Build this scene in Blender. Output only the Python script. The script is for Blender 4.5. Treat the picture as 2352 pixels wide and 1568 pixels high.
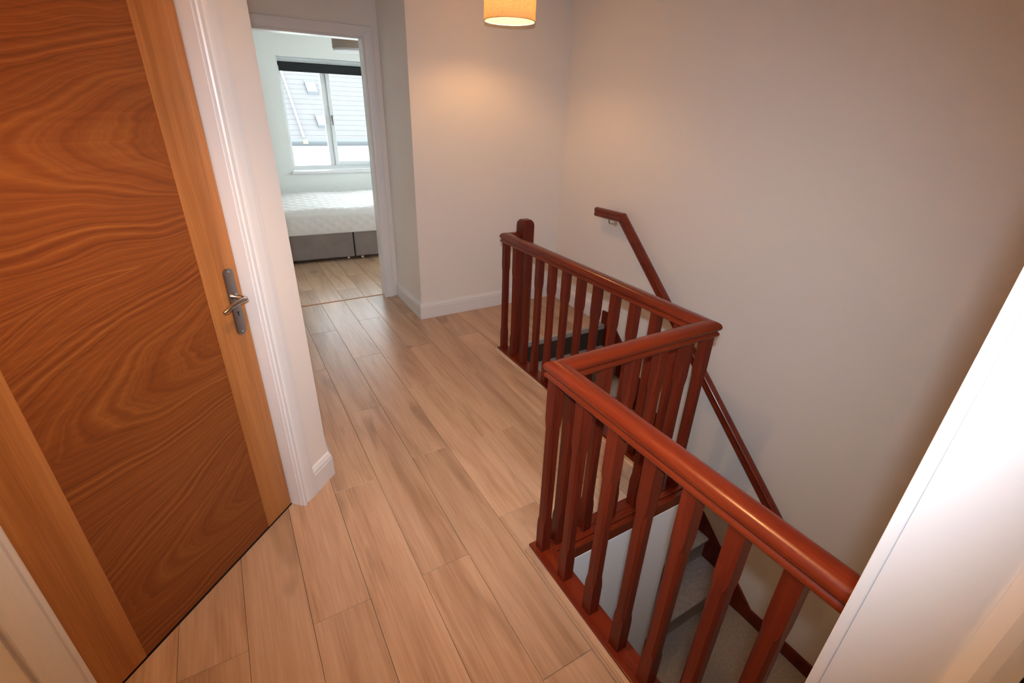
import bpy, bmesh, math, random
from mathutils import Vector, Matrix
random.seed(7)
scene = bpy.context.scene
for o in list(bpy.data.objects): bpy.data.objects.remove(o)
COL = scene.collection

# ------------------------------------------------------------------ camera
CAM = Vector((0.0, 0.0, 1.57))
RIGHT, UP, FWD = Vector((0.8610, -0.5070, 0.0311)), Vector((0.1990, 0.3940, 0.8973)), Vector((0.4672, 0.7667, -0.4402))
YAW, PIT, ROL = 0.547140131, 0.455865787, 0.034656527
FWD = Vector((math.sin(YAW)*math.cos(PIT), math.cos(YAW)*math.cos(PIT), -math.sin(PIT)))
r0 = Vector((math.cos(YAW), -math.sin(YAW), 0)); u0 = r0.cross(FWD)
RIGHT = math.cos(ROL)*r0 + math.sin(ROL)*u0
UP = -math.sin(ROL)*r0 + math.cos(ROL)*u0
cam_data = bpy.data.cameras.new('camera')
cam_data.sensor_width = 36.0
cam_data.lens = 36.0*1082.137/2352.0
cam_data.clip_start = 0.02
cam = bpy.data.objects.new('camera', cam_data); COL.objects.link(cam)
cam.matrix_world = Matrix(((RIGHT.x, UP.x, -FWD.x, CAM.x), (RIGHT.y, UP.y, -FWD.y, CAM.y), (RIGHT.z, UP.z, -FWD.z, CAM.z), (0, 0, 0, 1)))
scene.camera = cam

# ------------------------------------------------------------------ world, lights, exposure
scene.view_settings.view_transform = 'Standard'
scene.view_settings.look = 'None'
scene.view_settings.exposure = 0.15
scene.view_settings.gamma = 1.0
scene.view_settings.use_curve_mapping = False
world = bpy.data.worlds.new('overcast_sky'); scene.world = world
world.use_nodes = True
bg = world.node_tree.nodes['Background']
bg.inputs['Color'].default_value = (0.86, 0.95, 1.0, 1)
bg.inputs['Strength'].default_value = 10.0
# the pop-up flash of the camera that took the photograph
fl = bpy.data.lights.new('camera_flash', 'SPOT')
fl.energy = 145.0; fl.color = (0.74, 0.86, 1.0); fl.shadow_soft_size = 0.022
fl.spot_size = math.radians(112); fl.spot_blend = 1.0
flo = bpy.data.objects.new('camera_flash', fl); COL.objects.link(flo)
fpos = CAM + 0.10*UP - 0.083*FWD
flo.matrix_world = Matrix.Translation(fpos) @ Matrix(((RIGHT.x, UP.x, -FWD.x, 0), (RIGHT.y, UP.y, -FWD.y, 0), (RIGHT.z, UP.z, -FWD.z, 0), (0, 0, 0, 1))) @ Matrix.Rotation(math.radians(1), 4, 'X') @ Matrix.Diagonal((1.0, 0.78, 1.0, 1.0))

# ------------------------------------------------------------------ materials
MATS = {}
def new_mat(name):
    m = bpy.data.materials.new(name); m.use_nodes = True; MATS[name] = m
    nt = m.node_tree; b = nt.nodes['Principled BSDF']
    return m, nt, b
def plain(name, col, rough=0.5, metal=0.0, spec=0.5, bump=0.0, bscale=200.0, vary=0.0, vscale=3.0, coat=0.0):
    m, nt, b = new_mat(name)
    b.inputs['Base Color'].default_value = (*col, 1)
    b.inputs['Roughness'].default_value = rough; b.inputs['Metallic'].default_value = metal
    b.inputs['Specular IOR Level'].default_value = spec
    b.inputs['Coat Weight'].default_value = coat
    tc = nt.nodes.new('ShaderNodeTexCoord')
    if vary:
        n = nt.nodes.new('ShaderNodeTexNoise'); n.inputs['Scale'].default_value = vscale; n.inputs['Detail'].default_value = 4
        nt.links.new(tc.outputs['Object'], n.inputs['Vector'])
        mx = nt.nodes.new('ShaderNodeMix'); mx.data_type = 'RGBA'
        mx.inputs['A'].default_value = (*[c*(1-vary) for c in col], 1); mx.inputs['B'].default_value = (*[min(1, c*(1+vary)) for c in col], 1)
        nt.links.new(n.outputs['Fac'], mx.inputs['Factor']); nt.links.new(mx.outputs['Result'], b.inputs['Base Color'])
    if bump:
        n = nt.nodes.new('ShaderNodeTexNoise'); n.inputs['Scale'].default_value = bscale; n.inputs['Detail'].default_value = 3
        nt.links.new(tc.outputs['Object'], n.inputs['Vector'])
        bp = nt.nodes.new('ShaderNodeBump'); bp.inputs['Strength'].default_value = bump; bp.inputs['Distance'].default_value = 0.002
        nt.links.new(n.outputs['Fac'], bp.inputs['Height']); nt.links.new(bp.outputs['Normal'], b.inputs['Normal'])
    return m
def ramp(nt, stops):
    r = nt.nodes.new('ShaderNodeValToRGB'); e = r.color_ramp.elements
    while len(e) < len(stops): e.new(0.5)
    for i, (p, c) in enumerate(stops): e[i].position = p; e[i].color = (*c, 1)
    return r
def math_node(nt, op, a, b=None):
    n = nt.nodes.new('ShaderNodeMath'); n.operation = op
    for i, v in enumerate((a, b)):
        if v is None: continue
        if isinstance(v, (int, float)): n.inputs[i].default_value = v
        else: nt.links.new(v, n.inputs[i])
    return n.outputs[0]
def wood(name, dark, mid, light, axis, along=1.2, across=14.0, rough=0.35, randomize=True, tint=0.12, fine=0.35, coat=0.0, spec=0.5, knots=False, bump=0.15):
    """long-grained wood: broad figure plus fine pores, stretched along one axis"""
    m, nt, b = new_mat(name)
    tc = nt.nodes.new('ShaderNodeTexCoord'); oi = nt.nodes.new('ShaderNodeObjectInfo')
    vec = tc.outputs['Object']
    if randomize:
        sc = nt.nodes.new('ShaderNodeVectorMath'); sc.operation = 'SCALE'; sc.inputs[0].default_value = (37.1, 21.7, 53.3)
        nt.links.new(oi.outputs['Random'], sc.inputs['Scale'])
        ad = nt.nodes.new('ShaderNodeVectorMath'); ad.operation = 'ADD'
        nt.links.new(vec, ad.inputs[0]); nt.links.new(sc.outputs[0], ad.inputs[1]); vec = ad.outputs[0]
    def noise(sa, sx, detail, dist=0.0):
        mp = nt.nodes.new('ShaderNodeMapping'); s = [sx]*3; s[axis] = sa; mp.inputs['Scale'].default_value = s
        nt.links.new(vec, mp.inputs['Vector'])
        n = nt.nodes.new('ShaderNodeTexNoise'); n.inputs['Scale'].default_value = 1.0; n.inputs['Detail'].default_value = detail
        n.inputs['Distortion'].default_value = dist
        nt.links.new(mp.outputs[0], n.inputs['Vector']); return n.outputs['Fac']
    broad = noise(along, across, 5, 0.9); pores = noise(along*5, across*14, 2)
    v = math_node(nt, 'ADD', math_node(nt, 'MULTIPLY', broad, 1.0-fine), math_node(nt, 'MULTIPLY', pores, fine))
    r = ramp(nt, [(0.34, dark), (0.50, mid), (0.64, light)]); nt.links.new(v, r.inputs['Fac'])
    colr = r.outputs['Color']
    if knots:
        mp = nt.nodes.new('ShaderNodeMapping'); s = [7.0]*3; s[axis] = 1.6; mp.inputs['Scale'].default_value = s
        nt.links.new(vec, mp.inputs['Vector'])
        n = nt.nodes.new('ShaderNodeTexNoise'); n.inputs['Scale'].default_value = 1.0; n.inputs['Detail'].default_value = 3; n.inputs['Distortion'].default_value = 0.6
        nt.links.new(mp.outputs[0], n.inputs['Vector'])
        k = ramp(nt, [(0.60, (0, 0, 0)), (0.78, (1, 1, 1))]); nt.links.new(n.outputs['Fac'], k.inputs['Fac'])
        mx = nt.nodes.new('ShaderNodeMix'); mx.data_type = 'RGBA'; mx.inputs['B'].default_value = (*[c*0.55 for c in dark], 1)
        nt.links.new(math_node(nt, 'MULTIPLY', k.outputs['Color'], 0.75), mx.inputs['Factor']); nt.links.new(colr, mx.inputs['A']); colr = mx.outputs['Result']
    if tint and randomize:
        hs = nt.nodes.new('ShaderNodeHueSaturation')
        nt.links.new(math_node(nt, 'ADD', math_node(nt, 'MULTIPLY', oi.outputs['Random'], 2*tint), 1.0-tint), hs.inputs['Value'])
        nt.links.new(colr, hs.inputs['Color']); colr = hs.outputs['Color']
    nt.links.new(colr, b.inputs['Base Color'])
    b.inputs['Roughness'].default_value = rough; b.inputs['Coat Weight'].default_value = coat; b.inputs['Coat Roughness'].default_value = 0.15
    b.inputs['Specular IOR Level'].default_value = spec
    if bump:
        bp = nt.nodes.new('ShaderNodeBump'); bp.inputs['Strength'].default_value = bump; bp.inputs['Distance'].default_value = 0.001
        nt.links.new(pores, bp.inputs['Height']); nt.links.new(bp.outputs['Normal'], b.inputs['Normal'])
    return m

plain('wall_paint', (0.85, 0.79, 0.735), 0.85, spec=0.25, bump=0.12, bscale=260)
plain('bedroom_paint', (0.85, 0.86, 0.82), 0.85, spec=0.25, bump=0.12, bscale=260)
plain('ceiling_paint', (0.84, 0.81, 0.77), 0.9, spec=0.2)
plain('gloss_white', (0.80, 0.775, 0.765), 0.35, spec=0.45, bump=0.03, bscale=60)
plain('stairwell_white', (0.89, 0.87, 0.86), 0.7, spec=0.3, bump=0.1, bscale=260)
plain('subfloor', (0.035, 0.018, 0.010), 0.9)
wood('laminate', (0.385, 0.225, 0.132), (0.515, 0.325, 0.205), (0.595, 0.395, 0.260), 1, along=0.9, across=9.0, rough=0.34, spec=0.45, tint=0.12, fine=0.3, knots=True, bump=0.08)
wood('mahogany', (0.080, 0.0075, 0.0026), (0.118, 0.0125, 0.0040), (0.150, 0.018, 0.0056), 2, along=1.5, across=22.0, rough=0.38, tint=0.10, coat=0.05, spec=0.28, bump=0.08)
wood('mahogany_y', (0.110, 0.0105, 0.0030), (0.155, 0.0175, 0.0044), (0.195, 0.0255, 0.0062), 1, along=1.5, across=22.0, rough=0.30, tint=0.05, coat=0.25, spec=0.35, bump=0.05)
wood('mahogany_x', (0.110, 0.0105, 0.0030), (0.155, 0.0175, 0.0044), (0.195, 0.0255, 0.0062), 0, along=1.5, across=22.0, rough=0.30, tint=0.05, coat=0.25, spec=0.35, bump=0.05)
wood('oak_stile', (0.30, 0.105, 0.024), (0.40, 0.155, 0.042), (0.47, 0.20, 0.06), 2, along=0.8, across=16.0, rough=0.38, tint=0.03)
plain('metal_satin', (0.30, 0.27, 0.255), 0.35, metal=1.0)
plain('metal_polished', (0.62, 0.58, 0.54), 0.16, metal=1.0)
plain('brass_pale', (0.62, 0.50, 0.34), 0.3, metal=1.0)
plain('black', (0.01, 0.01, 0.01), 0.6)
plain('carpet', (0.37, 0.325, 0.285), 0.98, spec=0.05, bump=1.0, bscale=420, vary=0.35, vscale=60)
plain('trim_metal', (0.55, 0.50, 0.45), 0.4, metal=0.6)
plain('upvc', (0.82, 0.84, 0.84), 0.3)
plain('blind_black', (0.012, 0.013, 0.014), 0.8)
plain('velvet_taupe', (0.27, 0.225, 0.205), 0.9, spec=0.1, bump=0.5, bscale=300, vary=0.18, vscale=9)
plain('mattress_cloth', (0.88, 0.86, 0.83), 0.8, bump=0.3, bscale=120, vary=0.05, vscale=20)
plain('shade_taupe', (0.36, 0.28, 0.22), 0.9, vary=0.05, vscale=80)
plain('diffuser', (0.55, 0.52, 0.52), 0.6)
plain('render_white', (0.85, 0.84, 0.81), 0.9, vary=0.03)
plain('roof_tile', (0.105, 0.100, 0.100), 0.9, spec=0.1, vary=0.10, vscale=5)
plain('gutter', (0.06, 0.065, 0.07), 0.5)
plain('skylight_glass', (0.75, 0.78, 0.82), 0.08)
plain('yellow_plastic', (0.55, 0.48, 0.10), 0.5)
plain('concrete', (0.35, 0.34, 0.33), 0.9, vary=0.1)

# oak panel: crown-cut veneer laid with the grain across the door
m, nt, b = new_mat('oak_panel')
tc = nt.nodes.new('ShaderNodeTexCoord'); sp = nt.nodes.new('ShaderNodeSeparateXYZ'); nt.links.new(tc.outputs['Object'], sp.inputs[0])
def vnoise(scale, detail, sx, sz, vec=None):
    mp = nt.nodes.new('ShaderNodeMapping'); mp.inputs['Scale'].default_value = (sx, 1, sz); nt.links.new(tc.outputs['Object'], mp.inputs['Vector'])
    n = nt.nodes.new('ShaderNodeTexNoise'); n.inputs['Scale'].default_value = scale; n.inputs['Detail'].default_value = detail
    nt.links.new(mp.outputs[0], n.inputs['Vector']); return n.outputs['Fac']
warp = vnoise(1.0, 2, 1.6, 3.2); warp2 = vnoise(1.0, 3, 3.0, 18.0)
zz = math_node(nt, 'ADD', sp.outputs['Z'], math_node(nt, 'MULTIPLY', sp.outputs['X'], 0.14))
zz = math_node(nt, 'ADD', zz, math_node(nt, 'MULTIPLY', math_node(nt, 'SUBTRACT', warp, 0.5), 0.16))
leaf = math_node(nt, 'PINGPONG', math_node(nt, 'ADD', zz, 5.10), 0.30)
par = math_node(nt, 'MULTIPLY', math_node(nt, 'MULTIPLY', leaf, leaf), 17.0)
f = math_node(nt, 'ADD', math_node(nt, 'ADD', sp.outputs['X'], par), math_node(nt, 'MULTIPLY', warp2, 0.10))
n1 = nt.nodes.new('ShaderNodeTexNoise'); n1.noise_dimensions = '1D'; n1.inputs['Scale'].default_value = 1.0; n1.inputs['Detail'].default_value = 5; n1.inputs['Roughness'].default_value = 0.62
nt.links.new(math_node(nt, 'MULTIPLY', f, 13.0), n1.inputs['W']); band = n1.outputs['Fac']
streak = vnoise(1.0, 3, 2.5, 95.0); blot = vnoise(1.0, 2, 1.2, 6.0)
v = math_node(nt, 'ADD', math_node(nt, 'MULTIPLY', band, 0.62), math_node(nt, 'ADD', math_node(nt, 'MULTIPLY', streak, 0.20), math_node(nt, 'MULTIPLY', blot, 0.18)))
r = ramp(nt, [(0.34, (0.150, 0.034, 0.0050)), (0.48, (0.215, 0.056, 0.0090)), (0.66, (0.310, 0.100, 0.019))]); nt.links.new(v, r.inputs['Fac'])
nt.links.new(r.outputs['Color'], b.inputs['Base Color']); b.inputs['Roughness'].default_value = 0.42

# lampshade linen: lets the bulb's light through
m, nt, b = new_mat('linen_shade')
out = nt.nodes['Material Output']
tc = nt.nodes.new('ShaderNodeTexCoord')
w1 = nt.nodes.new('ShaderNodeTexNoise'); w1.inputs['Scale'].default_value = 1.0; w1.inputs['Detail'].default_value = 2
mp = nt.nodes.new('ShaderNodeMapping'); mp.inputs['Scale'].default_value = (60, 60, 420); nt.links.new(tc.outputs['Object'], mp.inputs['Vector']); nt.links.new(mp.outputs[0], w1.inputs['Vector'])
r = ramp(nt, [(0.3, (0.50, 0.40, 0.27)), (0.7, (0.70, 0.60, 0.44))]); nt.links.new(w1.outputs['Fac'], r.inputs['Fac'])
nt.links.new(r.outputs['Color'], b.inputs['Base Color']); b.inputs['Roughness'].default_value = 0.9
tr = nt.nodes.new('ShaderNodeBsdfTranslucent'); nt.links.new(r.outputs['Color'], tr.inputs['Color'])
mx = nt.nodes.new('ShaderNodeMixShader'); mx.inputs[0].default_value = 0.42
nt.links.new(b.outputs[0], mx.inputs[1]); nt.links.new(tr.outputs[0], mx.inputs[2]); nt.links.new(mx.outputs[0], out.inputs[0])
# glowing bulb
for bn, be in (('bulb_glow', 240.0), ('bulb_glow_bright', 920.0)):
    m, nt, b = new_mat(bn)
    b.inputs['Base Color'].default_value = (1, 0.9, 0.75, 1)
    b.inputs['Emission Color'].default_value = (1.0, 0.55, 0.215, 1); b.inputs['Emission Strength'].default_value = be
# clear pane
m, nt, b = new_mat('glass')
out = nt.nodes['Material Output']
tp = nt.nodes.new('ShaderNodeBsdfTransparent'); tp.inputs[0].default_value = (0.95, 0.97, 0.97, 1)
gl = nt.nodes.new('ShaderNodeBsdfGlossy'); gl.inputs['Roughness'].default_value = 0.02
fr = nt.nodes.new('ShaderNodeFresnel'); fr.inputs['IOR'].default_value = 1.3
mx = nt.nodes.new('ShaderNodeMixShader'); nt.links.new(fr.outputs[0], mx.inputs[0]); nt.links.new(tp.outputs[0], mx.inputs[1]); nt.links.new(gl.outputs[0], mx.inputs[2])
nt.links.new(mx.outputs[0], out.inputs[0])

# ------------------------------------------------------------------ mesh helpers
def tag(o, label=None, cat=None, group=None, kind=None):
    if label: o['label'] = label
    if cat: o['category'] = cat
    if group: o['group'] = group
    if kind: o['kind'] = kind
    return o
def empty(name, loc=(0, 0, 0), rz=0.0, parent=None):
    o = bpy.data.objects.new(name, None); COL.objects.link(o); o.location = loc; o.rotation_euler = (0, 0, rz); o.empty_display_size = 0.1
    if parent: o.parent = parent
    return o
class MB:
    def __init__(self): self.v = []; self.f = []
    def add(self, vs, fs):
        k = len(self.v); self.v += [tuple(p) for p in vs]; self.f += [tuple(i+k for i in f) for f in fs]; return self
    def box(self, x0, x1, y0, y1, z0, z1):
        vs = [(x, y, z) for z in (z0, z1) for x, y in ((x0, y0), (x1, y0), (x1, y1), (x0, y1))]
        return self.add(vs, [(3, 2, 1, 0), (4, 5, 6, 7), (0, 1, 5, 4), (1, 2, 6, 5), (2, 3, 7, 6), (3, 0, 4, 7)])
    def prism(self, poly, lo, hi, fn=None):
        """extrude a 2-D outline from lo to hi; fn(a, b, t) gives the 3-D point (default: xy outline, z extrusion)"""
        fn = fn or (lambda a, b, t: (a, b, t)); n = len(poly)
        vs = [fn(a, b, t) for t in (lo, hi) for a, b in poly]
        return self.add(vs, [tuple(range(n-1, -1, -1)), tuple(range(n, 2*n))] + [(i, (i+1) % n, n+(i+1) % n, n+i) for i in range(n)])
    def rings(self, rings, cap=True, closed=True):
        n = len(rings[0]); vs = [p for r in rings for p in r]; fs = []
        for k in range(len(rings)-1):
            for i in range(n if closed else n-1):
                j = (i+1) % n; fs.append((k*n+i, k*n+j, (k+1)*n+j, (k+1)*n+i))
        if cap: fs += [tuple(range(n-1, -1, -1)), tuple((len(rings)-1)*n+i for i in range(n))]
        return self.add(vs, fs)
    def tube(self, pts, rad, n=12):
        pts = [Vector(p) for p in pts]; rads = rad if isinstance(rad, (list, tuple)) else [rad]*len(pts); rs = []
        for i, p in enumerate(pts):
            t = (pts[min(i+1, len(pts)-1)]-pts[max(i-1, 0)]).normalized()
            a = t.orthogonal().normalized() if i == 0 else (prev - t*prev.dot(t)).normalized()
            prev = a; bb = t.cross(a)
            rs.append([p + rads[i]*(math.cos(q)*a+math.sin(q)*bb) for q in [2*math.pi*j/n for j in range(n)]])
        return self.rings(rs)
    def lathe(self, prof, c=(0, 0, 0), n=48, cap=False):
        return self.rings([[(c[0]+r*math.cos(2*math.pi*j/n), c[1]+r*math.sin(2*math.pi*j/n), c[2]+z) for j in range(n)] for r, z in prof], cap=cap)
    def build(self, name, mat, parent=None, bevel=0.0, smooth=False, origin=None, seg=2):
        """vertices are given in world space (or the parent's space when the parent is turned)"""
        me = bpy.data.meshes.new(name)
        off = Vector(origin) if origin is not None else Vector((0, 0, 0))
        if parent is not None and parent.rotation_euler.z == 0:
            base = Vector(parent.location)
            if parent.parent and parent.parent.rotation_euler.z == 0: base = base + Vector(parent.parent.location)
        else: base = Vector((0, 0, 0))
        o = bpy.data.objects.new(name, me)
        if origin is None: off = base if parent is not None else Vector((0, 0, 0))
        me.from_pydata([tuple(Vector(p)-off) for p in self.v], [], self.f)
        bm = bmesh.new(); bm.from_mesh(me); bmesh.ops.recalc_face_normals(bm, faces=bm.faces)
        if bevel:
            es = [e for e in bm.edges if len(e.link_faces) == 2 and e.calc_face_angle(0) > 0.5]
            bmesh.ops.bevel(bm, geom=es, offset=bevel, segments=seg, affect='EDGES', profile=0.5, clamp_overlap=True)
        bm.to_mesh(me); bm.free()
        COL.objects.link(o)
        if parent is not None:
            o.parent = parent
            o.location = off-base
        else: o.location = off
        me.materials.append(MATS[mat])
        if smooth:
            for p in me.polygons: p.use_smooth = True
            try: me.set_sharp_from_angle(angle=math.radians(40))
            except Exception: pass
        return o
def box(name, mat, x0, x1, y0, y1, z0, z1, parent=None, bevel=0.0):
    return MB().box(x0, x1, y0, y1, z0, z1).build(name, mat, parent, bevel)
def struct(o, label, cat): return tag(o, label, cat, kind='structure')

# ------------------------------------------------------------------ key plan dimensions (metres)
H = 2.42                        # ceiling height
NX, AY, BX, CY = 0.815, 1.05, 1.542, 2.635   # balustrade: near run x, corner A y, far run x, corner C y
SWX = 2.53                      # stair wall
BWY = 3.445                     # end wall of landing
LOW = -1.515                    # quarter landing level
D1 = Vector((-0.009, 1.784, 0)); DU = Vector((-0.718, -0.696, 0)).normalized(); DN = Vector((-DU.y, DU.x, 0))
if DN.x < 0: DN = -DN
DRZ = math.atan2(DU.y, DU.x)
def dp(s, n): p = D1 + DU*s + DN*n; return (p.x, p.y)

# ------------------------------------------------------------------ setting: walls
w = MB().box(SWX, SWX+0.12, -0.03, 3.6, -2.8, H).build('wall_right', 'wall_paint')
struct(w, 'tall pale wall beside the descending stairs, carrying the sloping handrail', 'wall')
w = MB(); w.box(1.222, SWX, BWY, BWY+0.10, -0.02, H); w.box(1.222, 1.322, BWY+0.10, 4.06, -0.02, H)
struct(w.build('wall_far', 'wall_paint'), 'pale end wall of the landing lit by the pendant lamp', 'wall')
w = MB(); w.prism([dp(-0.03, 0.048), dp(-0.215, 0.048), (dp(-0.215, 0.048)[0], 4.06), (0.06, 4.06), (0.06, 1.95), dp(-0.03, -0.06)], -0.02, H)
struct(w.build('wall_left', 'wall_paint'), 'narrow white wall beside the oak door running back to the bedroom', 'wall')
w = MB(); w.prism([dp(0.838, 0.048), dp(1.60, 0.048), dp(1.60, -0.06), dp(0.838, -0.06)], -0.02, H)
w.prism([dp(-0.03, 0.048), dp(0.838, 0.048), dp(0.838, -0.06), dp(-0.03, -0.06)], 2.012, H)
struct(w.build('wall_diagonal', 'wall_paint'), 'diagonal wall around and above the oak door', 'wall')
w = MB(); e = dp(1.60, 0.048); w.box(e[0]-0.12, e[0], -0.03, e[1]+0.02, -0.02, H); w.box(e[0], -0.187, -0.03, 0.10, -0.02, H); w.box(-0.187, 0.627, -0.03, 0.10, 2.03, H); w.box(0.627, SWX, -0.03, 0.10, -2.8, H)
struct(w.build('wall_near', 'wall_paint'), 'wall at the near end of the landing around the white doorway', 'wall')
w = MB(); w.box(0.06, 0.303, 4.06, 4.16, -0.02, H); w.box(1.127, 3.2, 4.06, 4.16, -0.02, H); w.box(-0.6, 0.06, 4.06, 4.16, -0.02, H); w.box(0.303, 1.127, 4.06, 4.16, 2.027, H)
struct(w.build('wall_doorway', 'wall_paint'), 'wall at the end of the passage around the bedroom doorway', 'wall')
w = MB(); WY = 6.72
w.box(-0.72, 0.826, WY, WY+0.26, -0.02, H); w.box(2.50, 3.32, WY, WY+0.26, -0.02, H); w.box(0.826, 2.50, WY, WY+0.26, -0.02, 0.79); w.box(0.826, 2.50, WY, WY+0.26, 2.045, H)
struct(w.build('wall_back', 'bedroom_paint'), 'pale bedroom wall around the window', 'wall')
w = MB().box(-0.72, -0.60, 4.06, WY, -0.02, H); struct(w.build('wall_bedroom_left', 'bedroom_paint'), 'side wall of the bedroom left of the bed', 'wall')
w = MB(); w.box(3.2, 3.32, 4.06, 4.7, -0.02, H); w.box(3.2, 3.32, 6.2, WY, -0.02, H); w.box(3.2, 3.32, 4.7, 6.2, -0.02, 0.79); w.box(3.2, 3.32, 4.7, 6.2, 2.045, H); struct(w.build('wall_bedroom_right', 'bedroom_paint'), 'side wall of the bedroom right of the bed', 'wall')
w = MB().box(-0.75, 3.35, -0.15, 7.0, H, H+0.12); w.box(-1.9, -0.75, -3.2, 4.2, H, H+0.12); w.box(-0.75, 3.35, -3.2, -0.15, H, H+0.12)
struct(w.build('ceiling', 'ceiling_paint'), 'white ceiling over the landing and bedroom', 'ceiling')
# room behind the camera
w = MB(); w.box(-1.9, 1.9, -3.2, -3.1, -0.02, H); w.box(-1.9, -1.8, -3.1, -0.03, -0.02, H); w.box(1.8, 1.9, -3.1, -0.03, -0.02, H); w.box(-1.8, e[0]-0.12, -0.13, -0.03, -0.02, H)
struct(w.build('wall_room', 'wall_paint'), 'walls of the room this side of the near doorway', 'wall')
w = MB(); w.box(-1.9, -1.8, -0.03, 4.16, -0.20, H); w.box(-1.8, -0.6, 4.06, 4.16, -0.20, H)
struct(w.build('wall_cupboard', 'wall_paint'), 'walls of the room behind the oak door', 'wall')
# under the landing
w = MB().box(1.435, 1.535, 1.086, 2.66, -2.8, -0.046); struct(w.build('wall_stair_side', 'wall_paint'), 'wall closing the side of the stair flight under the far balustrade', 'wall')
w = MB().box(1.435, SWX, 2.69, 2.76, -2.8, -0.20); struct(w.build('wall_stair_head', 'wall_paint'), 'wall under the landing floor at the head of the stairs', 'wall')
w = MB().box(0.855, 1.535, 0.985, 1.085, -2.8, -0.046)
struct(w.build('wall_stairwell', 'stairwell_white'), 'white wall below the balustrade dropping into the stairwell', 'wall')
w = MB(); w.box(-0.3, -0.2, 0.0, 1.1, -2.8, -0.2); w.box(-0.2, 0.855, 0.985, 1.085, -2.8, -0.2); w.box(-0.2, 0.627, -0.03, 0.10, -2.8, -0.2); w.box(-0.3, SWX, -0.03, 2.76, -2.92, -2.8)
struct(w.build('wall_lower', 'wall_paint'), 'walls of the lower stairwell under the landing', 'wall')

# ------------------------------------------------------------------ floor with separate planks
FX = NX-0.04                    # floor edge at near base rail
slab = MB()
slab.box(-1.8, 0.855, -3.1, 1.085, -0.20, -0.012); slab.box(0.855, 1.8, -3.1, -0.03, -0.20, -0.012); slab.box(-1.8, 1.535, 1.085, 2.66, -0.20, -0.012); slab.box(-1.8, 0.0, 2.66, 4.06, -0.20, -0.012); slab.box(0.0, SWX, 2.66, BWY, -0.20, -0.012); slab.box(0.0, 1.222, BWY, 4.14, -0.20, -0.012)
floor = slab.build('floor', 'subfloor'); struct(floor, 'warm oak laminate plank floor of the landing', 'floor')
slab = MB().box(-0.6, 3.2, 4.14, WY, -0.20, -0.012)
floor_b = slab.build('floor_bedroom', 'subfloor'); struct(floor_b, 'oak laminate plank floor of the bedroom', 'floor')
def clip(poly, a, b, c):
    """keep the part of a convex outline where a*x + b*y <= c"""
    out = []
    for i in range(len(poly)):
        p, q = poly[i-1], poly[i]; dpv, dq = a*p[0]+b*p[1]-c, a*q[0]+b*q[1]-c
        if (dpv <= 0) != (dq <= 0):
            t = dpv/(dpv-dq); out.append((p[0]+(q[0]-p[0])*t, p[1]+(q[1]-p[1])*t))
        if dq <= 0: out.append(q)
    return out
def area(poly): return abs(sum(poly[i-1][0]*poly[i][1]-poly[i][0]*poly[i-1][1] for i in range(len(poly))))/2
def plank(poly, parent):
    if len(poly) < 3 or area(poly) < 4e-4: return
    if sum(poly[i-1][0]*poly[i][1]-poly[i][0]*poly[i-1][1] for i in range(len(poly))) < 0: poly = poly[::-1]
    cx = sum(p[0] for p in poly)/len(poly); cy = sum(p[1] for p in poly)/len(poly)
    def inset(d):
        res = []; n = len(poly)
        for i in range(n):
            a, p, q = Vector(poly[i-1]), Vector(poly[i]), Vector(poly[(i+1) % n])
            e1, e2 = (p-a).normalized(), (q-p).normalized(); n1, n2 = Vector((-e1.y, e1.x)), Vector((-e2.y, e2.x))
            k = n1+n2; L = max(0.3, 1+n1.dot(n2)); res.append(p+k*(d/L))
        return res
    lo, hi = inset(0.0004), inset(0.0016)
    mb = MB(); mb.rings([[(p.x, p.y, -0.0119) for p in lo], [(p.x, p.y, -0.0016) for p in lo], [(p.x, p.y, 0.0) for p in hi]])
    mb.build('plank', 'laminate', parent, origin=(cx, cy, 0))
PITCH, OFF, PL = 0.19247, -0.60264, 1.172
joints = {-2: 1.0, -1: 0.62, 0: 0.58, 1: 1.189, 2: 0.61, 3: 1.177, 4: 1.763, 5: 1.178, 6: 1.825, 7: 1.2826, 8: 1.813, 9: 1.27, 10: 1.83, 11: 1.30, 12: 1.85, 13: 1.25, 14: 1.80, 15: 1.35, 16: 1.9}
dn_c = DN.x*D1.x+DN.y*D1.y + 0.0
wlx = dp(-0.215, 0.048)[0]
for k in range(-3, 17):
    x0, x1 = OFF+k*PITCH, OFF+(k+1)*PITCH
    j = joints.get(k, 1.1); ys = sorted({round(j+i*PL, 4) for i in range(-4, 5)})
    for y0, y1 in zip(ys, ys[1:]):
        if y1 < -0.55 or y0 > BWY+0.7: continue
        # the right-hand limit of the floor steps around the balustrade, the stair head and the wall corner
        run, runs = [], []
        for ya, yb, xr in ((-0.5, AY+0.041, FX), (AY+0.041, 2.66, BX-0.045), (2.66, BWY-0.018, SWX-0.018), (BWY-0.018, 4.135, 1.205)):
            ya, yb = max(ya, y0), min(yb, y1)
            if yb-ya < 0.001: continue
            if xr-x0 > 0.012: run.append((ya, yb, min(x1, xr)))
            elif run: runs.append(run); run = []
        if run: runs.append(run)
        for run in runs:
            if run[-1][1]-run[0][0] < 0.012: continue
            poly = [(x0, run[0][0])]
            for ya, yb, xr in run:
                if len(poly) > 1 and abs(poly[-1][0]-xr) < 1e-6: poly[-1] = (xr, yb); continue
                poly += [(xr, ya), (xr, yb)]
            poly.append((x0, run[-1][1]))
            if x1 < wlx+0.05: poly = clip(poly, -DN.x, -DN.y, -dn_c)
            plank(poly, floor)
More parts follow.
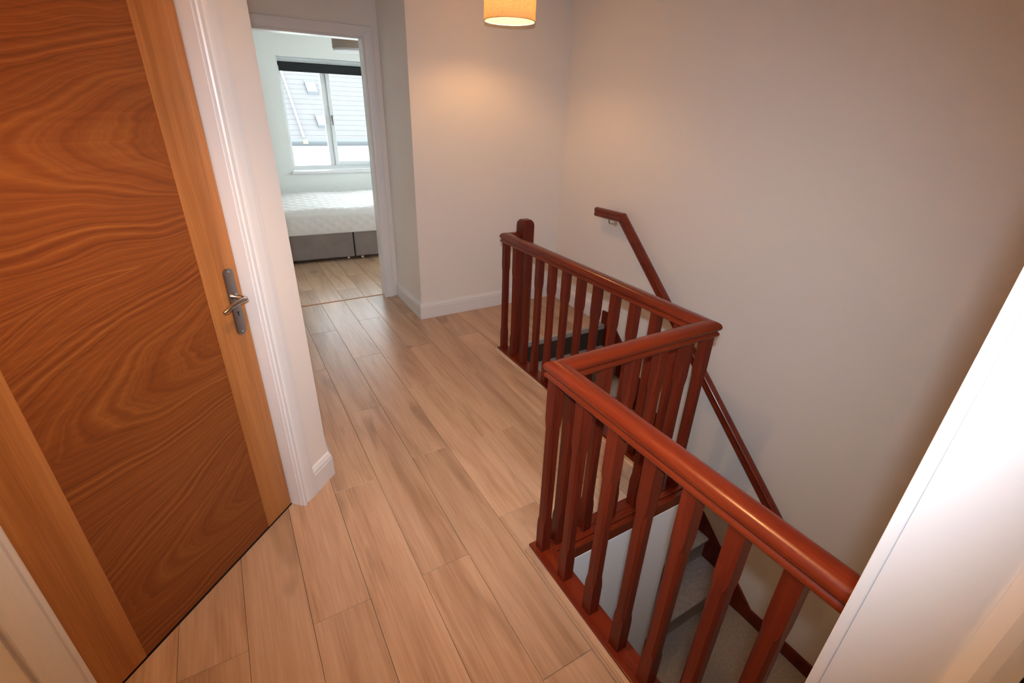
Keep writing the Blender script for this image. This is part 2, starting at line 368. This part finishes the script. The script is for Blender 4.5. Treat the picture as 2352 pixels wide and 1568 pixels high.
for k in range(-1, 19):
    x0, x1 = OFF+k*PITCH, OFF+(k+1)*PITCH
    ys = [4.145] + [4.145+0.25+((k*0.43) % 1.0)*0.9+i*PL for i in range(-1, 3)] + [WY]
    ys = sorted(y for y in ys if 4.145 <= y <= WY)
    for y0, y1 in zip(ys, ys[1:]):
        if y1-y0 > 0.02: plank([(max(x0, -0.59), y0), (min(x1, 3.19), y0), (min(x1, 3.19), y1), (max(x0, -0.59), y1)], floor_b)
o = MB().prism([(4.125, 0.0), (4.155, 0.0), (4.150, 0.004), (4.130, 0.004)], 0.332, 1.098, lambda a, b, t: (t, a, b)).build('trim_1', 'oak_stile')
struct(o, 'thin brown threshold strip across the bedroom doorway floor', 'threshold')

# ------------------------------------------------------------------ skirting boards
SK = [(0, 0), (0.018, 0), (0.018, 0.095), (0.0155, 0.100), (0.0155, 0.108), (0.011, 0.118), (0.006, 0.128), (0, 0.13)]
def skirt(name, label, p, q, out, m0=0.0, m1=0.0, h=1.0):
    """board from p to q; out = unit normal into the room; m0/m1 = mitre shift per unit depth at each end"""
    p, q, out = Vector(p), Vector(q), Vector(out); t = (q-p).normalized(); mb = MB()
    ring = lambda base, sgn, mm: [(*(base+out*d+t*(sgn*mm*d)), z*h) for d, z in SK]
    mb.rings([ring(p, -1, m0), ring(q, 1, m1)])
    return struct(mb.build(name, 'gloss_white'), label, 'baseboard')
skirt('baseboard_far', 'white skirting board along the end wall of the landing', (1.222, BWY), (SWX, BWY), (0, -1), 1.0, -1.0)
skirt('baseboard_return', 'short white skirting board beside the bedroom door casing', (1.222, 4.045), (1.222, BWY), (-1, 0), 0.0, 1.0)
skirt('baseboard_right', 'white skirting board on the stair wall ending at the dark stair string', (SWX, BWY), (SWX, 2.70), (-1, 0), -1.0, 0.0)
skirt('baseboard_left', 'white skirting board along the narrow wall to the bedroom', (wlx, 1.90), (wlx, 4.045), (1, 0), 0.41, 0.0)
pa, pb = dp(-0.092, 0.048), dp(-0.215, 0.048)
skirt('baseboard_diagonal', 'tiny white skirting board at the foot of the wall right of the oak door', pa, pb, (DN.x, DN.y), 0.0, 0.41)
pa, pb = dp(1.60, 0.048), dp(0.92, 0.048)
skirt('baseboard_door', 'white skirting board on the diagonal wall left of the oak door', pa, pb, (DN.x, DN.y))

# ------------------------------------------------------------------ door frames (lining + moulded architrave)
ARC = [(0, 0), (0, 0.013), (0.004, 0.017), (0.012, 0.017), (0.016, 0.012), (0.022, 0.012), (0.028, 0.0145), (0.036, 0.016), (0.060, 0.018), (0.080, 0.018), (0.083, 0.015), (0.083, 0)]
def architrave(name, label, frame, s0, s1, ztop, face, flip=1):
    """one U-shaped casing; frame(s, n, z) maps opening coordinates to space"""
    mb = MB()
    for s, sg in ((s0, -1), (s1, 1)):
        mb.rings([[frame(s+sg*a, face+flip*d, 0.0) for a, d in ARC], [frame(s+sg*a, face+flip*d, ztop+a) for a, d in ARC]])
    mb.rings([[frame(s0-a, face+flip*d, ztop+a) for a, d in ARC], [frame(s1+a, face+flip*d, ztop+a) for a, d in ARC]])
    return mb
DT = 2.0
dfr = lambda s, n, z: (*dp(s, n), z)
o = architrave('trim_2', '', dfr, -0.0067, 0.814, 1.988, 0.048).build('trim_2', 'gloss_white'); struct(o, 'white moulded architrave around the oak door', 'door frame')
mb = MB()
for a, b2 in ((-0.030, -0.004), (0.8115, 0.838)): mb.prism([dp(a, -0.06), dp(b2, -0.06), dp(b2, 0.048), dp(a, 0.048)], 0.0, 2.012)
mb.prism([dp(-0.004, -0.06), dp(0.8115, -0.06), dp(0.8115, 0.048), dp(-0.004, 0.048)], 1.986, 2.012)
struct(mb.build('trim_3', 'gloss_white'), 'white door lining around the oak door edge', 'door frame')
xfr = lambda s, n, z: (s, n, z)
o = architrave('trim_4', '', xfr, 0.335, 1.095, 2.0, 4.06, -1)
o = o.build('trim_4', 'gloss_white'); struct(o, 'white moulded casing around the bedroom doorway', 'door frame')
mb = MB(); mb.box(0.303, 0.330, 4.06, 4.16, 0, 2.0); mb.box(1.100, 1.127, 4.06, 4.16, 0, 2.0); mb.box(0.303, 1.127, 4.06, 4.16, 2.0, 2.027)
struct(mb.build('trim_5', 'gloss_white'), 'white lining inside the bedroom doorway', 'door frame')
# doorway the camera looks through
mb = MB()
for s, sg in ((-0.16, -1), (0.60, 1)):
    mb.box(min(s, s+sg*0.075), max(s, s+sg*0.075), 0.103, 0.117, 0, 2.075)
mb.box(-0.16, 0.60, 0.103, 0.117, 2.0, 2.075)
struct(mb.build('trim_6', 'gloss_white', bevel=0.0015), 'white architrave edge of the near doorway', 'door frame')
mb = MB(); mb.box(0.60, 0.627, -0.03, 0.1025, 0, 2.03); mb.box(-0.187, -0.16, -0.03, 0.1025, 0, 2.03); mb.box(-0.16, 0.60, -0.03, 0.1025, 2.0, 2.03)
struct(mb.build('trim_7', 'gloss_white'), 'flat white lining of the near doorway', 'door frame')
mb = MB(); mb.prism([(0.5995, 0.0125), (0.597, 0.0125), (0.590, -0.004), (0.5885, -0.015), (0.5885, -0.03), (0.5995, -0.03)], 0, 1.99)
struct(mb.build('trim_8', 'gloss_white'), 'white door stop on the lining of the near doorway', 'door stop')

# ------------------------------------------------------------------ oak door
door = empty('door_1', (D1.x, D1.y, 0.0), DRZ)
struct(door, 'oak veneer door with horizontal flame grain and lever handle', 'door')
ST, DW, DH = 0.137, 0.806, 1.981
def dbox(name, mat, s0, s1, n0, n1, z0, z1, bevel=0.0, parent=None):
    return MB().box(s0, s1, n0, n1, z0, z1).build(name, mat, parent or door, bevel)
dbox('stile', 'oak_stile', 0.0, ST, -0.044, 0.0, 0.006, DH, 0.0015)
dbox('stile', 'oak_stile', DW-ST, DW, -0.044, 0.0, 0.006, DH, 0.0015)
tag(dbox('panel', 'oak_panel', ST-0.002, DW-ST+0.002, -0.042, -0.0022, 0.006, DH), 'oak panel veneered with horizontal flame grain')
def hinge_pos(z): return z
handle = empty('handle', (0, 0, 0), 0, door)
def lp(mb, name, mat, par, smooth=False, bevel=0.0):
    o = mb.build(name, mat, None, bevel, smooth); o.parent = par; return o
pl = []; w2, zc, hh = 0.0195, 0.957, 0.118
for i in range(13): a = math.pi*i/12; pl.append((0.042+w2*math.cos(a), zc+hh-w2*0.62+w2*0.62*math.sin(a)))
for i in range(13): a = math.pi+math.pi*i/12; pl.append((0.042+w2*math.cos(a), zc-hh+w2*0.9+w2*0.9*math.sin(a)))
lp(MB().prism(pl, 0.0, 0.0075, lambda a, b, t: (a, t, b)), 'backplate', 'metal_satin', handle, bevel=0.0018)
mb = MB(); mb.tube([(0.042, 0.004, 0.978), (0.042, 0.012, 0.978)], 0.0125, 16); mb.tube([(0.042, 0.010, 0.978), (0.042, 0.040, 0.978), (0.043, 0.052, 0.978), (0.050, 0.059, 0.979), (0.064, 0.061, 0.980), (0.088, 0.059, 0.9785), (0.110, 0.056, 0.972), (0.128, 0.055, 0.964), (0.138, 0.054, 0.962)], [0.0085, 0.0085, 0.009, 0.009, 0.0085, 0.0075, 0.007, 0.0078, 0.005], 14)
lp(mb, 'lever', 'metal_polished', handle, True)
mb = MB(); mb.tube([(0.042, 0.0072, 0.921), (0.042, 0.0079, 0.921)], 0.0042, 12); mb.box(0.0402, 0.0438, 0.0072, 0.0079, 0.908, 0.921)
lp(mb, 'keyhole', 'black', handle)
for z in (zc+hh-0.010, zc-hh+0.012): lp(MB().tube([(0.042, 0.0070, z), (0.042, 0.0084, z)], 0.0034, 10), 'screw', 'metal_polished', handle)

# ------------------------------------------------------------------ balustrade
RT = 0.856; RH = 0.062
RAIL = [(0.000, 0.062), (0.012, 0.0613), (0.022, 0.0580), (0.030, 0.0515), (0.0345, 0.042), (0.0345, 0.034), (0.031, 0.027), (0.0255, 0.0235), (0.0245, 0.020), (0.0285, 0.0165), (0.0315, 0.011), (0.0305, 0.004), (0.027, 0.0)]
RAIL = RAIL + [(-a, z) for a, z in reversed(RAIL[1:])]
bal = empty('balustrade', (NX, AY, 0.0))
tag(bal, 'dark red mahogany balustrade stepping around the stairwell with a square newel', 'balustrade')
path = [(NX, 0.10), (NX, AY), (BX+0.003, AY), (BX-0.004, CY), (1.625, CY)]
for i in range(len(path)-1):
    p, q = Vector(path[i]), Vector(path[i+1]); t = (q-p).normalized(); nrm = Vector((t.y, -t.x))
    def ring(pt, prv, nxt):
        if prv is None or nxt is None: mdir = nrm
        else:
            a, c = (pt-prv).normalized(), (nxt-pt).normalized(); bis = (a-c).normalized()
            k = bis.dot(nrm); mdir = bis/k
        return [(pt.x+mdir.x*a, pt.y+mdir.y*a, RT-RH+z) for a, z in RAIL]
    prv = Vector(path[i-1]) if i > 0 else None; nxt = Vector(path[i+2]) if i+2 < len(path) else None
    mb = MB(); mb.rings([ring(p, prv, q), ring(q, p, nxt)])
    mb.build('handrail', 'mahogany_y' if abs(t.y) > 0.5 else 'mahogany_x', bal, smooth=True)
def baluster_mesh():
    h2, ch = 0.0205, 0.0085; rs = []
    def ring(c, z):
        a = h2
        return [(a-c, -a, z), (a, -a+c, z), (a, a-c, z), (a-c, a, z), (-a+c, a, z), (-a, a-c, z), (-a, -a+c, z), (-a+c, -a, z)]
    for c, z in ((0.0012, 0.0), (0.0012, 0.130), (0.004, 0.150), (ch, 0.165), (ch, 0.580), (0.004, 0.595), (0.0012, 0.615), (0.0012, 0.776)): rs.append(ring(c, z))
    return rs
proto = None
spots = [(NX, y) for y in (AY, 0.903, 0.756, 0.615, 0.490, 0.365, 0.240, 0.130)]
spots += [(x, AY) for x in (0.885, 1.020, 1.155, 1.292, 1.430)]
spots += [(BX+0.003-0.007*i/12, AY+(CY-AY)*i/12) for i in range(13)]
for (x, y) in spots:
    if proto is None:
        mb = MB(); mb.rings([[(px+x, py+y, pz+0.022) for px, py, pz in r] for r in baluster_mesh()])
        proto = mb.build('baluster', 'mahogany', bal, origin=(x, y, 0.022)); 
    else:
        c = proto.copy(); COL.objects.link(c); c.parent = bal; c.location = Vector((x, y, 0.022))-Vector(bal.location)
# base rails, with slim fillets between the balusters
mb = MB().box(NX-0.040, NX+0.040, 0.10, AY+0.040, -0.045, 0.022); mb.build('base_rail', 'mahogany_y', bal, 0.003)
mb = MB().box(NX+0.040, BX-0.037, AY-0.040, AY+0.040, 0.0, 0.022); mb.build('base_rail', 'mahogany_x', bal, 0.003)
mb = MB().box(BX-0.037, BX+0.043, AY-0.040, CY+0.038, -0.045, 0.022); mb.build('base_rail', 'mahogany_y', bal, 0.003)
mb = MB().box(NX+0.040, BX+0.043, AY-0.064, AY-0.0405, -0.045, 0.013); mb.build('apron', 'mahogany_x', bal, 0.003)
mb = MB().box(NX+0.042, BX-0.039, AY-0.010, AY+0.010, 0.0215, 0.026); mb.build('fillet', 'mahogany_x', bal)
# newel post with chamfered cap, standing on the first tread
RISE_TOP = 0.1885
mb = MB(); a = 0.043; cx, cy = 1.660, CY-0.028
sq = lambda r, z: [(cx-r, cy-r, z), (cx+r, cy-r, z), (cx+r, cy+r, z), (cx-r, cy+r, z)]
mb.rings([sq(a, -RISE_TOP), sq(a, 0.905), sq(a*0.93, 0.922), sq(a*0.72, 0.936), sq(a*0.60, 0.939)]); mb.build('newel_post', 'mahogany', bal, 0.004)
# floor bead beside the balustrade
def bead(name, label, pts_fn, a, b2, mat):
    return struct(MB().prism([(0, 0), (0.020, 0), (0.020, 0.004), (0.012, 0.010), (0.0, 0.014)], a, b2, pts_fn).build(name, mat), label, 'floor trim')
bead('trim_9', 'slim oak bead on the floor along the long run of balustrade by the near doorway', lambda d, z, t: (NX-0.0405-d, t, z), 0.10, AY+0.035, 'laminate')
bead('trim_10', 'slim oak bead on the floor along the far run of balustrade by the stair head', lambda d, z, t: (BX-0.0405-d, t, z), AY+0.045, CY+0.03, 'laminate')

# ------------------------------------------------------------------ stairs
st = empty('staircase', (2.0, 1.09, LOW))
tag(st, 'grey carpeted stairs going down to a quarter landing beside the pale wall', 'stairs')
NR = 8; RISE = -LOW/NR; GO = 0.2245; Y0 = 2.66; SX0, SX1 = 1.537, SWX-0.022
def tread_prof(k, back):
    z = -RISE*k; yf = Y0-GO*k
    return [(back, z), (yf+0.012, z), (yf+0.003, z-0.005), (yf, z-0.014), (yf+0.003, z-0.024), (yf+0.012, z-0.030), (yf+0.020, z-0.040), (yf+0.020, z-RISE-0.02), (back, z-RISE-0.02)]
for k in range(0, NR):
    back = Y0+0.055 if k == 0 else Y0-GO*(k-1)+0.020
    pr = tread_prof(k, back)
    if k == 0: pr = [(Y0+0.02, -0.0125), (Y0, -0.0125), (Y0-0.006, -0.018), (Y0-0.006, -0.030), (Y0+0.002, -0.040), (Y0+0.002, -RISE-0.02), (Y0+0.02, -RISE-0.02)]
    MB().prism(pr, SX0 if k else 1.587, SX1, lambda a, b, t: (t, a, b)).build('step', 'carpet', st, smooth=True)
MB().box(SX0, SX1, 0.102, Y0-GO*7+0.02, LOW-0.12, LOW).build('quarter_landing', 'carpet', st)
st2 = empty('staircase', (SX0, 0.5, LOW)); tag(st2, 'lower grey carpeted steps continuing down from the quarter landing', 'stairs')
for k in range(1, 6):
    x1 = SX0-0.22*(k-1); MB().box(x1-0.219, x1-0.001, 0.102, 0.983, LOW-RISE*k-0.16, LOW-RISE*k).build('step', 'carpet', st2, 0.01)
# wall string, dark red
yk, zk = 0.912, LOW+0.098
top = [(2.705, 0.0), (2.705, 0.112), (2.655, 0.112), (yk, zk), (0.102, zk)]
bot = [(0.102, LOW+0.0005), (0.98, LOW+0.0005), (1.02, LOW-0.19), (2.52, -0.40), (2.66, -0.40), (2.66, 0.0)]
MB().prism(top+bot, SWX-0.021, SWX-0.001, lambda a, b, t: (t, a, b)).build('wall_string', 'mahogany', st, 0.003)
o = MB().box(1.585, SWX-0.022, Y0-0.006, Y0+0.03, -0.010, 0.003).build('trim_11', 'trim_metal', None, 0.001); struct(o, 'pale metal nosing strip where the plank floor meets the stair carpet', 'floor trim')

# ------------------------------------------------------------------ wall handrail
hr = empty('wall_handrail', (2.46, 2.85, 0.0))
tag(hr, 'dark red wooden handrail sloping down the stair wall', 'handrail')
HP = [(-0.022, -0.030), (0.022, -0.030), (0.024, -0.012), (0.020, -0.004), (0.020, 0.002), (0.025, 0.010), (0.025, 0.020), (0.018, 0.028), (0.008, 0.031), (-0.008, 0.031), (-0.018, 0.028), (-0.025, 0.020), (-0.025, 0.010), (-0.020, 0.002), (-0.020, -0.004), (-0.024, -0.012)]
hpts = [Vector((2.850, 0.893)), Vector((2.560, 0.899)), Vector((0.80, -0.690))]
rs = []
for i, p in enumerate(hpts):
    d0 = (p-hpts[i-1]).normalized() if i else (hpts[1]-p).normalized(); d1 = (hpts[i+1]-p).normalized() if i+1 < len(hpts) else d0
    n0 = Vector((d0.y, -d0.x)); n1 = Vector((d1.y, -d1.x)); up = (n0+n1).normalized(); up = up/up.dot(n0)
    if up.y < 0: up = -up
    rs.append([(2.46+a, p.x+up.x*b2, p.y+up.y*b2) for a, b2 in HP])
for i in range(2): MB().rings([rs[i], rs[i+1]]).build('rail', 'mahogany_y', hr, smooth=True)
def bracket(y, z):
    br = empty('bracket', (SWX-2.46, y-2.85, z), 0, hr)
    mb = MB(); mb.tube([(SWX-0.0005, y, z-0.062), (SWX-0.006, y, z-0.062)], 0.019, 20); mb.build('rose', 'brass_pale', br)
    mb = MB(); mb.tube([(SWX-0.004, y, z-0.062), (SWX-0.040, y, z-0.060), (2.468, y, z-0.050), (2.46, y, z-0.034), (2.46, y, z-0.018)], 0.005, 10); mb.build('arm', 'metal_polished', br, smooth=True)
bracket(2.70, 0.882); bracket(1.20, -0.345)

# ------------------------------------------------------------------ pendant lamps
def pendant(name, label, x, y, zb, rad, hgt, shade_mat, lit, drop=0.140):
    t = empty(name, (x, y, zb)); tag(t, label, 'lamp')
    n = 56; mb = MB()
    prof = [(rad, 0), (rad, hgt), (rad-0.0025, hgt), (rad-0.0025, 0)]
    mb.rings([[(x+r*math.cos(2*math.pi*j/n), y+r*math.sin(2*math.pi*j/n), zb+z) for j in range(n)] for r, z in prof+prof[:1]], cap=False)
    sh = mb.build('shade', shade_mat, t, smooth=True)
    for z in (0.001, hgt-0.001): MB().tube([(x+(rad-0.004)*math.cos(2*math.pi*j/40), y+(rad-0.004)*math.sin(2*math.pi*j/40), zb+z) for j in range(41)], 0.002, 6).build('ring', 'upvc', t)
    for j in range(3): a = 2*math.pi*j/3; MB().tube([(x, y, zb+hgt-0.012), (x+(rad-0.004)*math.cos(a), y+(rad-0.004)*math.sin(a), zb+hgt-0.002)], 0.0018, 6).build('spoke', 'upvc', t)
    MB().tube([(x, y, zb+hgt+0.04-drop), (x, y, zb+hgt-0.005)], 0.019, 16).build('lampholder', 'upvc', t)
    MB().tube([(x, y, zb+hgt-0.006), (x, y, H-0.02)], 0.0032, 8).build('cord', 'upvc', t)
    MB().lathe([(0.0, -0.03), (0.030, -0.028), (0.045, -0.012), (0.048, 0.0)], (x, y, H), 24).build('ceiling_rose', 'upvc', t, smooth=True)
    bz = zb+hgt-drop
    MB().lathe([(0.0, -0.040), (0.015, -0.036), (0.026, -0.022), (0.030, -0.004), (0.026, 0.014), (0.018, 0.03), (0.014, 0.041)], (x, y, bz), 24).build('bulb', lit or 'diffuser', t, smooth=True)
    return t
pendant('pendant_lamp', 'lit linen drum pendant lamp hanging over the stair head', 1.65, 2.86, 2.035, 0.151, 0.225, 'linen_shade', 'bulb_glow')
pendant('pendant_lamp', 'lit linen drum pendant lamp hanging between the oak door and the near doorway', 0.15, 0.82, 2.035, 0.151, 0.225, 'linen_shade', 'bulb_glow_bright', 0.092)
bl = pendant('pendant_lamp', 'unlit taupe drum lamp hanging in the bedroom', 1.40, 5.55, 2.062, 0.185, 0.18, 'shade_taupe', None)
MB().lathe([(0.0, 0.0), (0.16, 0.0), (0.182, 0.004), (0.182, 0.022), (0.0, 0.022)], (1.40, 5.55, 2.040), 48).build('diffuser', 'diffuser', bl, smooth=True)

# ------------------------------------------------------------------ bedroom window and blind
win = empty('window_1', (1.4, WY+0.13, 0.79)); struct(win, 'white plastic bedroom window with a side-opening middle sash, widened by an added unseen pane', 'window')
fy0, fy1 = WY+0.12, WY+0.19
mb = MB(); mb.box(0.826, 0.868, fy0, fy1, 0.80, 2.045); mb.box(2.458, 2.50, fy0, fy1, 0.80, 2.045); mb.box(0.868, 2.458, fy0, fy1, 0.80, 0.853); mb.box(0.868, 2.458, fy0, fy1, 1.99, 2.045)
mb.build('frame', 'upvc', win, 0.004)
box('mullion', 'upvc', 1.305, 1.362, fy0, fy1, 0.853, 1.99, win, 0.004)
box('mullion', 'upvc', 1.948, 2.005, fy0, fy1, 0.853, 1.99, win, 0.004)
box('pane', 'glass', 2.005, 2.458, fy0+0.035, fy0+0.041, 0.853, 1.99, win)  # extra right-hand pane, added out of view to widen the window for daylight
sash = MB(); s0, s1, z0, z1 = 1.362, 1.948, 0.853, 1.99
sash.box(s0, s0+0.045, fy0-0.018, fy1-0.02, z0, z1); sash.box(s1-0.045, s1, fy0-0.018, fy1-0.02, z0, z1); sash.box(s0+0.045, s1-0.045, fy0-0.018, fy1-0.02, z0, z0+0.045); sash.box(s0+0.045, s1-0.045, fy0-0.018, fy1-0.02, z1-0.045, z1)
sash = sash.build('sash', 'upvc', win, 0.004)
MB().box(1.376, 1.394, fy0-0.03, fy0-0.018, 1.375, 1.44).box(1.378, 1.392, fy0-0.05, fy0-0.03, 1.33, 1.44).build('handle', 'metal_satin', sash, 0.003)
box('pane', 'glass', 0.868, 1.305, fy0+0.035, fy0+0.041, 0.853, 1.99, win)
box('pane', 'glass', 1.407, 1.903, fy0+0.015, fy0+0.021, 0.898, 1.945, win)
MB().box(0.80, 2.53, WY-0.03, WY, 0.768, 0.80).box(0.827, 2.499, WY, fy0, 0.791, 0.80).build('sill', 'gloss_white', win, 0.004)
added_win = empty('window_added', (3.26, 5.45, 0.79)); struct(added_win, 'added unseen white window in the bedroom side wall, letting in more daylight', 'window')  # invented side window, out of view, added to bring the bedroom more daylight
mb = MB(); mb.box(3.23, 3.29, 4.70, 4.75, 0.79, 2.045); mb.box(3.23, 3.29, 6.15, 6.20, 0.79, 2.045); mb.box(3.23, 3.29, 4.75, 6.15, 0.79, 0.845); mb.box(3.23, 3.29, 4.75, 6.15, 1.99, 2.045); mb.box(3.23, 3.29, 5.42, 5.48, 0.845, 1.99); mb.build('frame', 'upvc', added_win, 0.004)
box('pane', 'glass', 3.257, 3.263, 4.75, 5.42, 0.845, 1.99, added_win); box('pane', 'glass', 3.257, 3.263, 5.48, 6.15, 0.845, 1.99, added_win)
rb = empty('roller_blind', (1.4, WY+0.08, 1.9)); tag(rb, 'black roller blind rolled up at the top of the bedroom window', 'blind')
MB().tube([(0.842, WY+0.075, 1.975), (2.484, WY+0.075, 1.975)], 0.021, 20).build('roller', 'blind_black', rb, smooth=True)
MB().box(0.846, 2.480, WY+0.0535, WY+0.0555, 1.905, 1.985).build('fabric', 'blind_black', rb)
MB().tube([(0.846, WY+0.0545, 1.903), (2.480, WY+0.0545, 1.903)], 0.006, 10).build('bottom_bar', 'blind_black', rb)
for x in (0.834, 2.487): box('end_bracket', 'upvc', x, x+0.005, WY+0.05, WY+0.10, 1.95, 2.044, rb)

# ------------------------------------------------------------------ bed
BA = math.radians(-4.5)
bed = empty('divan_bed', (1.205, 5.955, 0.0), BA); tag(bed, 'taupe velvet divan bed base in two halves under the bedroom window', 'bed')
for sx in (-1, 1):
    x0, x1 = (-0.95, -0.006) if sx < 0 else (0.006, 0.95)
    o = MB().box(x0, x1, -0.60, 0.60, 0.035, 0.310).build('divan_half', 'velvet_taupe', None, 0.012); o.parent = bed
    for cx in (x0+0.07, x1-0.07):
        for cy in (-0.575, 0.575):
            o = MB().tube([(cx-0.010, cy, 0.020), (cx+0.010, cy, 0.020)], 0.020, 14).box(cx-0.014, cx+0.014, cy-0.010, cy+0.010, 0.022, 0.037).build('castor', 'metal_polished', None); o.parent = bed
# quilted mattress, one grid wrapped over top and sides
def mattress():
    mb = MB(); nx, ny, L, W, T = 120, 80, 0.955, 0.605, 0.25
    def pt(i, j):
        return -L+2*L*i/nx, -W+2*W*j/ny
    vs = []
    for j in range(ny+1):
        for i in range(nx+1):
            x, y = pt(i, j); dx, dy = L-abs(x), W-abs(y); e = min(dx, dy)
            q = abs(math.sin((x+y)*math.pi/0.17))*abs(math.sin((x-y)*math.pi/0.17))
            tuft = 0.016*(q**0.5) + 0.006*math.sin(x*9+1.2)*math.cos(y*7)
            drop = 0.045*max(0, 1-e/0.05)**2
            vs.append((x, y, T+tuft*min(1, e/0.04)-drop))
    fs = [(j*(nx+1)+i, j*(nx+1)+i+1, (j+1)*(nx+1)+i+1, (j+1)*(nx+1)+i) for j in range(ny) for i in range(nx)]
    mb.add(vs, fs)
    # sides: soft bulge with faint quilting
    per = [pt(i, 0) for i in range(nx)] + [pt(nx, j) for j in range(ny)] + [pt(i, ny) for i in range(nx, 0, -1)] + [pt(0, j) for j in range(ny, 0, -1)]
    rows = 14; rings = []
    for k in range(rows+1):
        t = k/rows; ring = []
        for (x, y) in per:
            c = x+y; q = abs(math.sin((c+t*T)*math.pi/0.12)*math.sin((c-t*T)*math.pi/0.12))
            b2 = 0.010*math.sin(math.pi*t)**0.4 + 0.006*q*math.sin(math.pi*t)
            nxv = (1 if x >= L-1e-6 else -1 if x <= -L+1e-6 else 0); nyv = (1 if y >= W-1e-6 else -1 if y <= -W+1e-6 else 0)
            ring.append((x+nxv*b2, y+nyv*b2, t*(T-0.045)))
        rings.append(ring)
    mb.rings(rings, cap=False); mb.add([(x, y, 0) for x, y in ((-L, -W), (L, -W), (L, W), (-L, W))], [(3, 2, 1, 0)])
    return mb
o = mattress().build('mattress', 'mattress_cloth', None, 0, True); o.location = (1.205, 5.955, 0.310); o.rotation_euler = (0, 0, BA)
tag(o, 'white quilted mattress on the taupe divan bed', 'mattress')
for p in (1.205,): pass

# ------------------------------------------------------------------ house across the way, seen through the window
hs = empty('neighbouring_house', (3.0, 14.0, -3.0)); tag(hs, 'white rendered house with grey tiled roof seen through the bedroom window', 'house')
GZ = 0.69; TN = math.tan(math.radians(38))
MB().box(-6, 13, 14.25, 20, -3.0, GZ+0.05).build('wall', 'render_white', hs)
mb = MB(); dy = 0.155; nrow = 40
for k in range(nrow):
    ya = 14.0+k*dy; za = GZ+(ya-14)*TN
    yb = ya+dy+0.05; zb = GZ+(yb-14)*TN
    mb.add([(-6, ya, za+0.014), (13, ya, za+0.014), (13, yb, zb+0.0), (-6, yb, zb+0.0), (-6, ya, za-0.06), (13, ya, za-0.06), (13, yb, zb-0.06), (-6, yb, zb-0.06)], [(0, 1, 2, 3), (0, 4, 5, 1), (4, 7, 6, 5), (0, 3, 7, 4), (1, 5, 6, 2)])
tag(mb.build('roof_tiles', 'roof_tile', hs), kind='stuff')
MB().tube([(-6, 13.96, GZ-0.01), (13, 13.96, GZ-0.01)], 0.055, 10).build('gutter', 'gutter', hs)
box('fascia', 'gutter', -6, 13, 14.02, 14.06, GZ-0.12, GZ-0.03, hs)
MB().tube([(1.93, 14.2, -3.0), (1.93, 14.2, GZ-0.05)], 0.035, 10).build('downpipe', 'upvc', hs)
def rz(y): return GZ+(y-14)*TN
def skylight(xa, xb, ya, yb):
    t = empty('skylight', (0, 0, 0), 0, hs); t.location = Vector((xa, ya, rz(ya)))-Vector(hs.location)
    f = MB(); q = 0.035
    def slab(x0, x1, y0, y1, lo, hi): 
        f2 = MB(); f2.add([(x, y, rz(y)+d) for d in (lo, hi) for x, y in ((x0, y0), (x1, y0), (x1, y1), (x0, y1))], [(3, 2, 1, 0), (4, 5, 6, 7), (0, 1, 5, 4), (1, 2, 6, 5), (2, 3, 7, 6), (3, 0, 4, 7)]); return f2
    for a in ((xa-q, xa, ya-q, yb+q), (xb, xb+q, ya-q, yb+q), (xa, xb, ya-q, ya), (xa, xb, yb, yb+q)):
        s = slab(*a, 0.0, 0.085); f.add(s.v, s.f)
    f.build('frame', 'gutter', t); slab(xa, xb, ya, yb, 0.02, 0.065).build('pane', 'skylight_glass', t)
skylight(2.60, 2.80, 15.42, 15.72); skylight(2.58, 2.79, 14.40, 14.68)
cb = MB().tube([(2.085, 14.02, rz(14.02)+0.09), (2.05, 16.3, rz(16.3)+0.09)], 0.024, 8).build('pipe', 'upvc', hs)
MB().box(2.04, 2.15, 13.86, 13.98, GZ-0.05, GZ+0.04).build('pipe_shoe', 'yellow_plastic', hs, 0.01)
o = MB().box(-30, 40, 7.0, 60, -3.1, -3.0).build('ground', 'concrete'); struct(o, 'grey ground between the houses', 'ground')
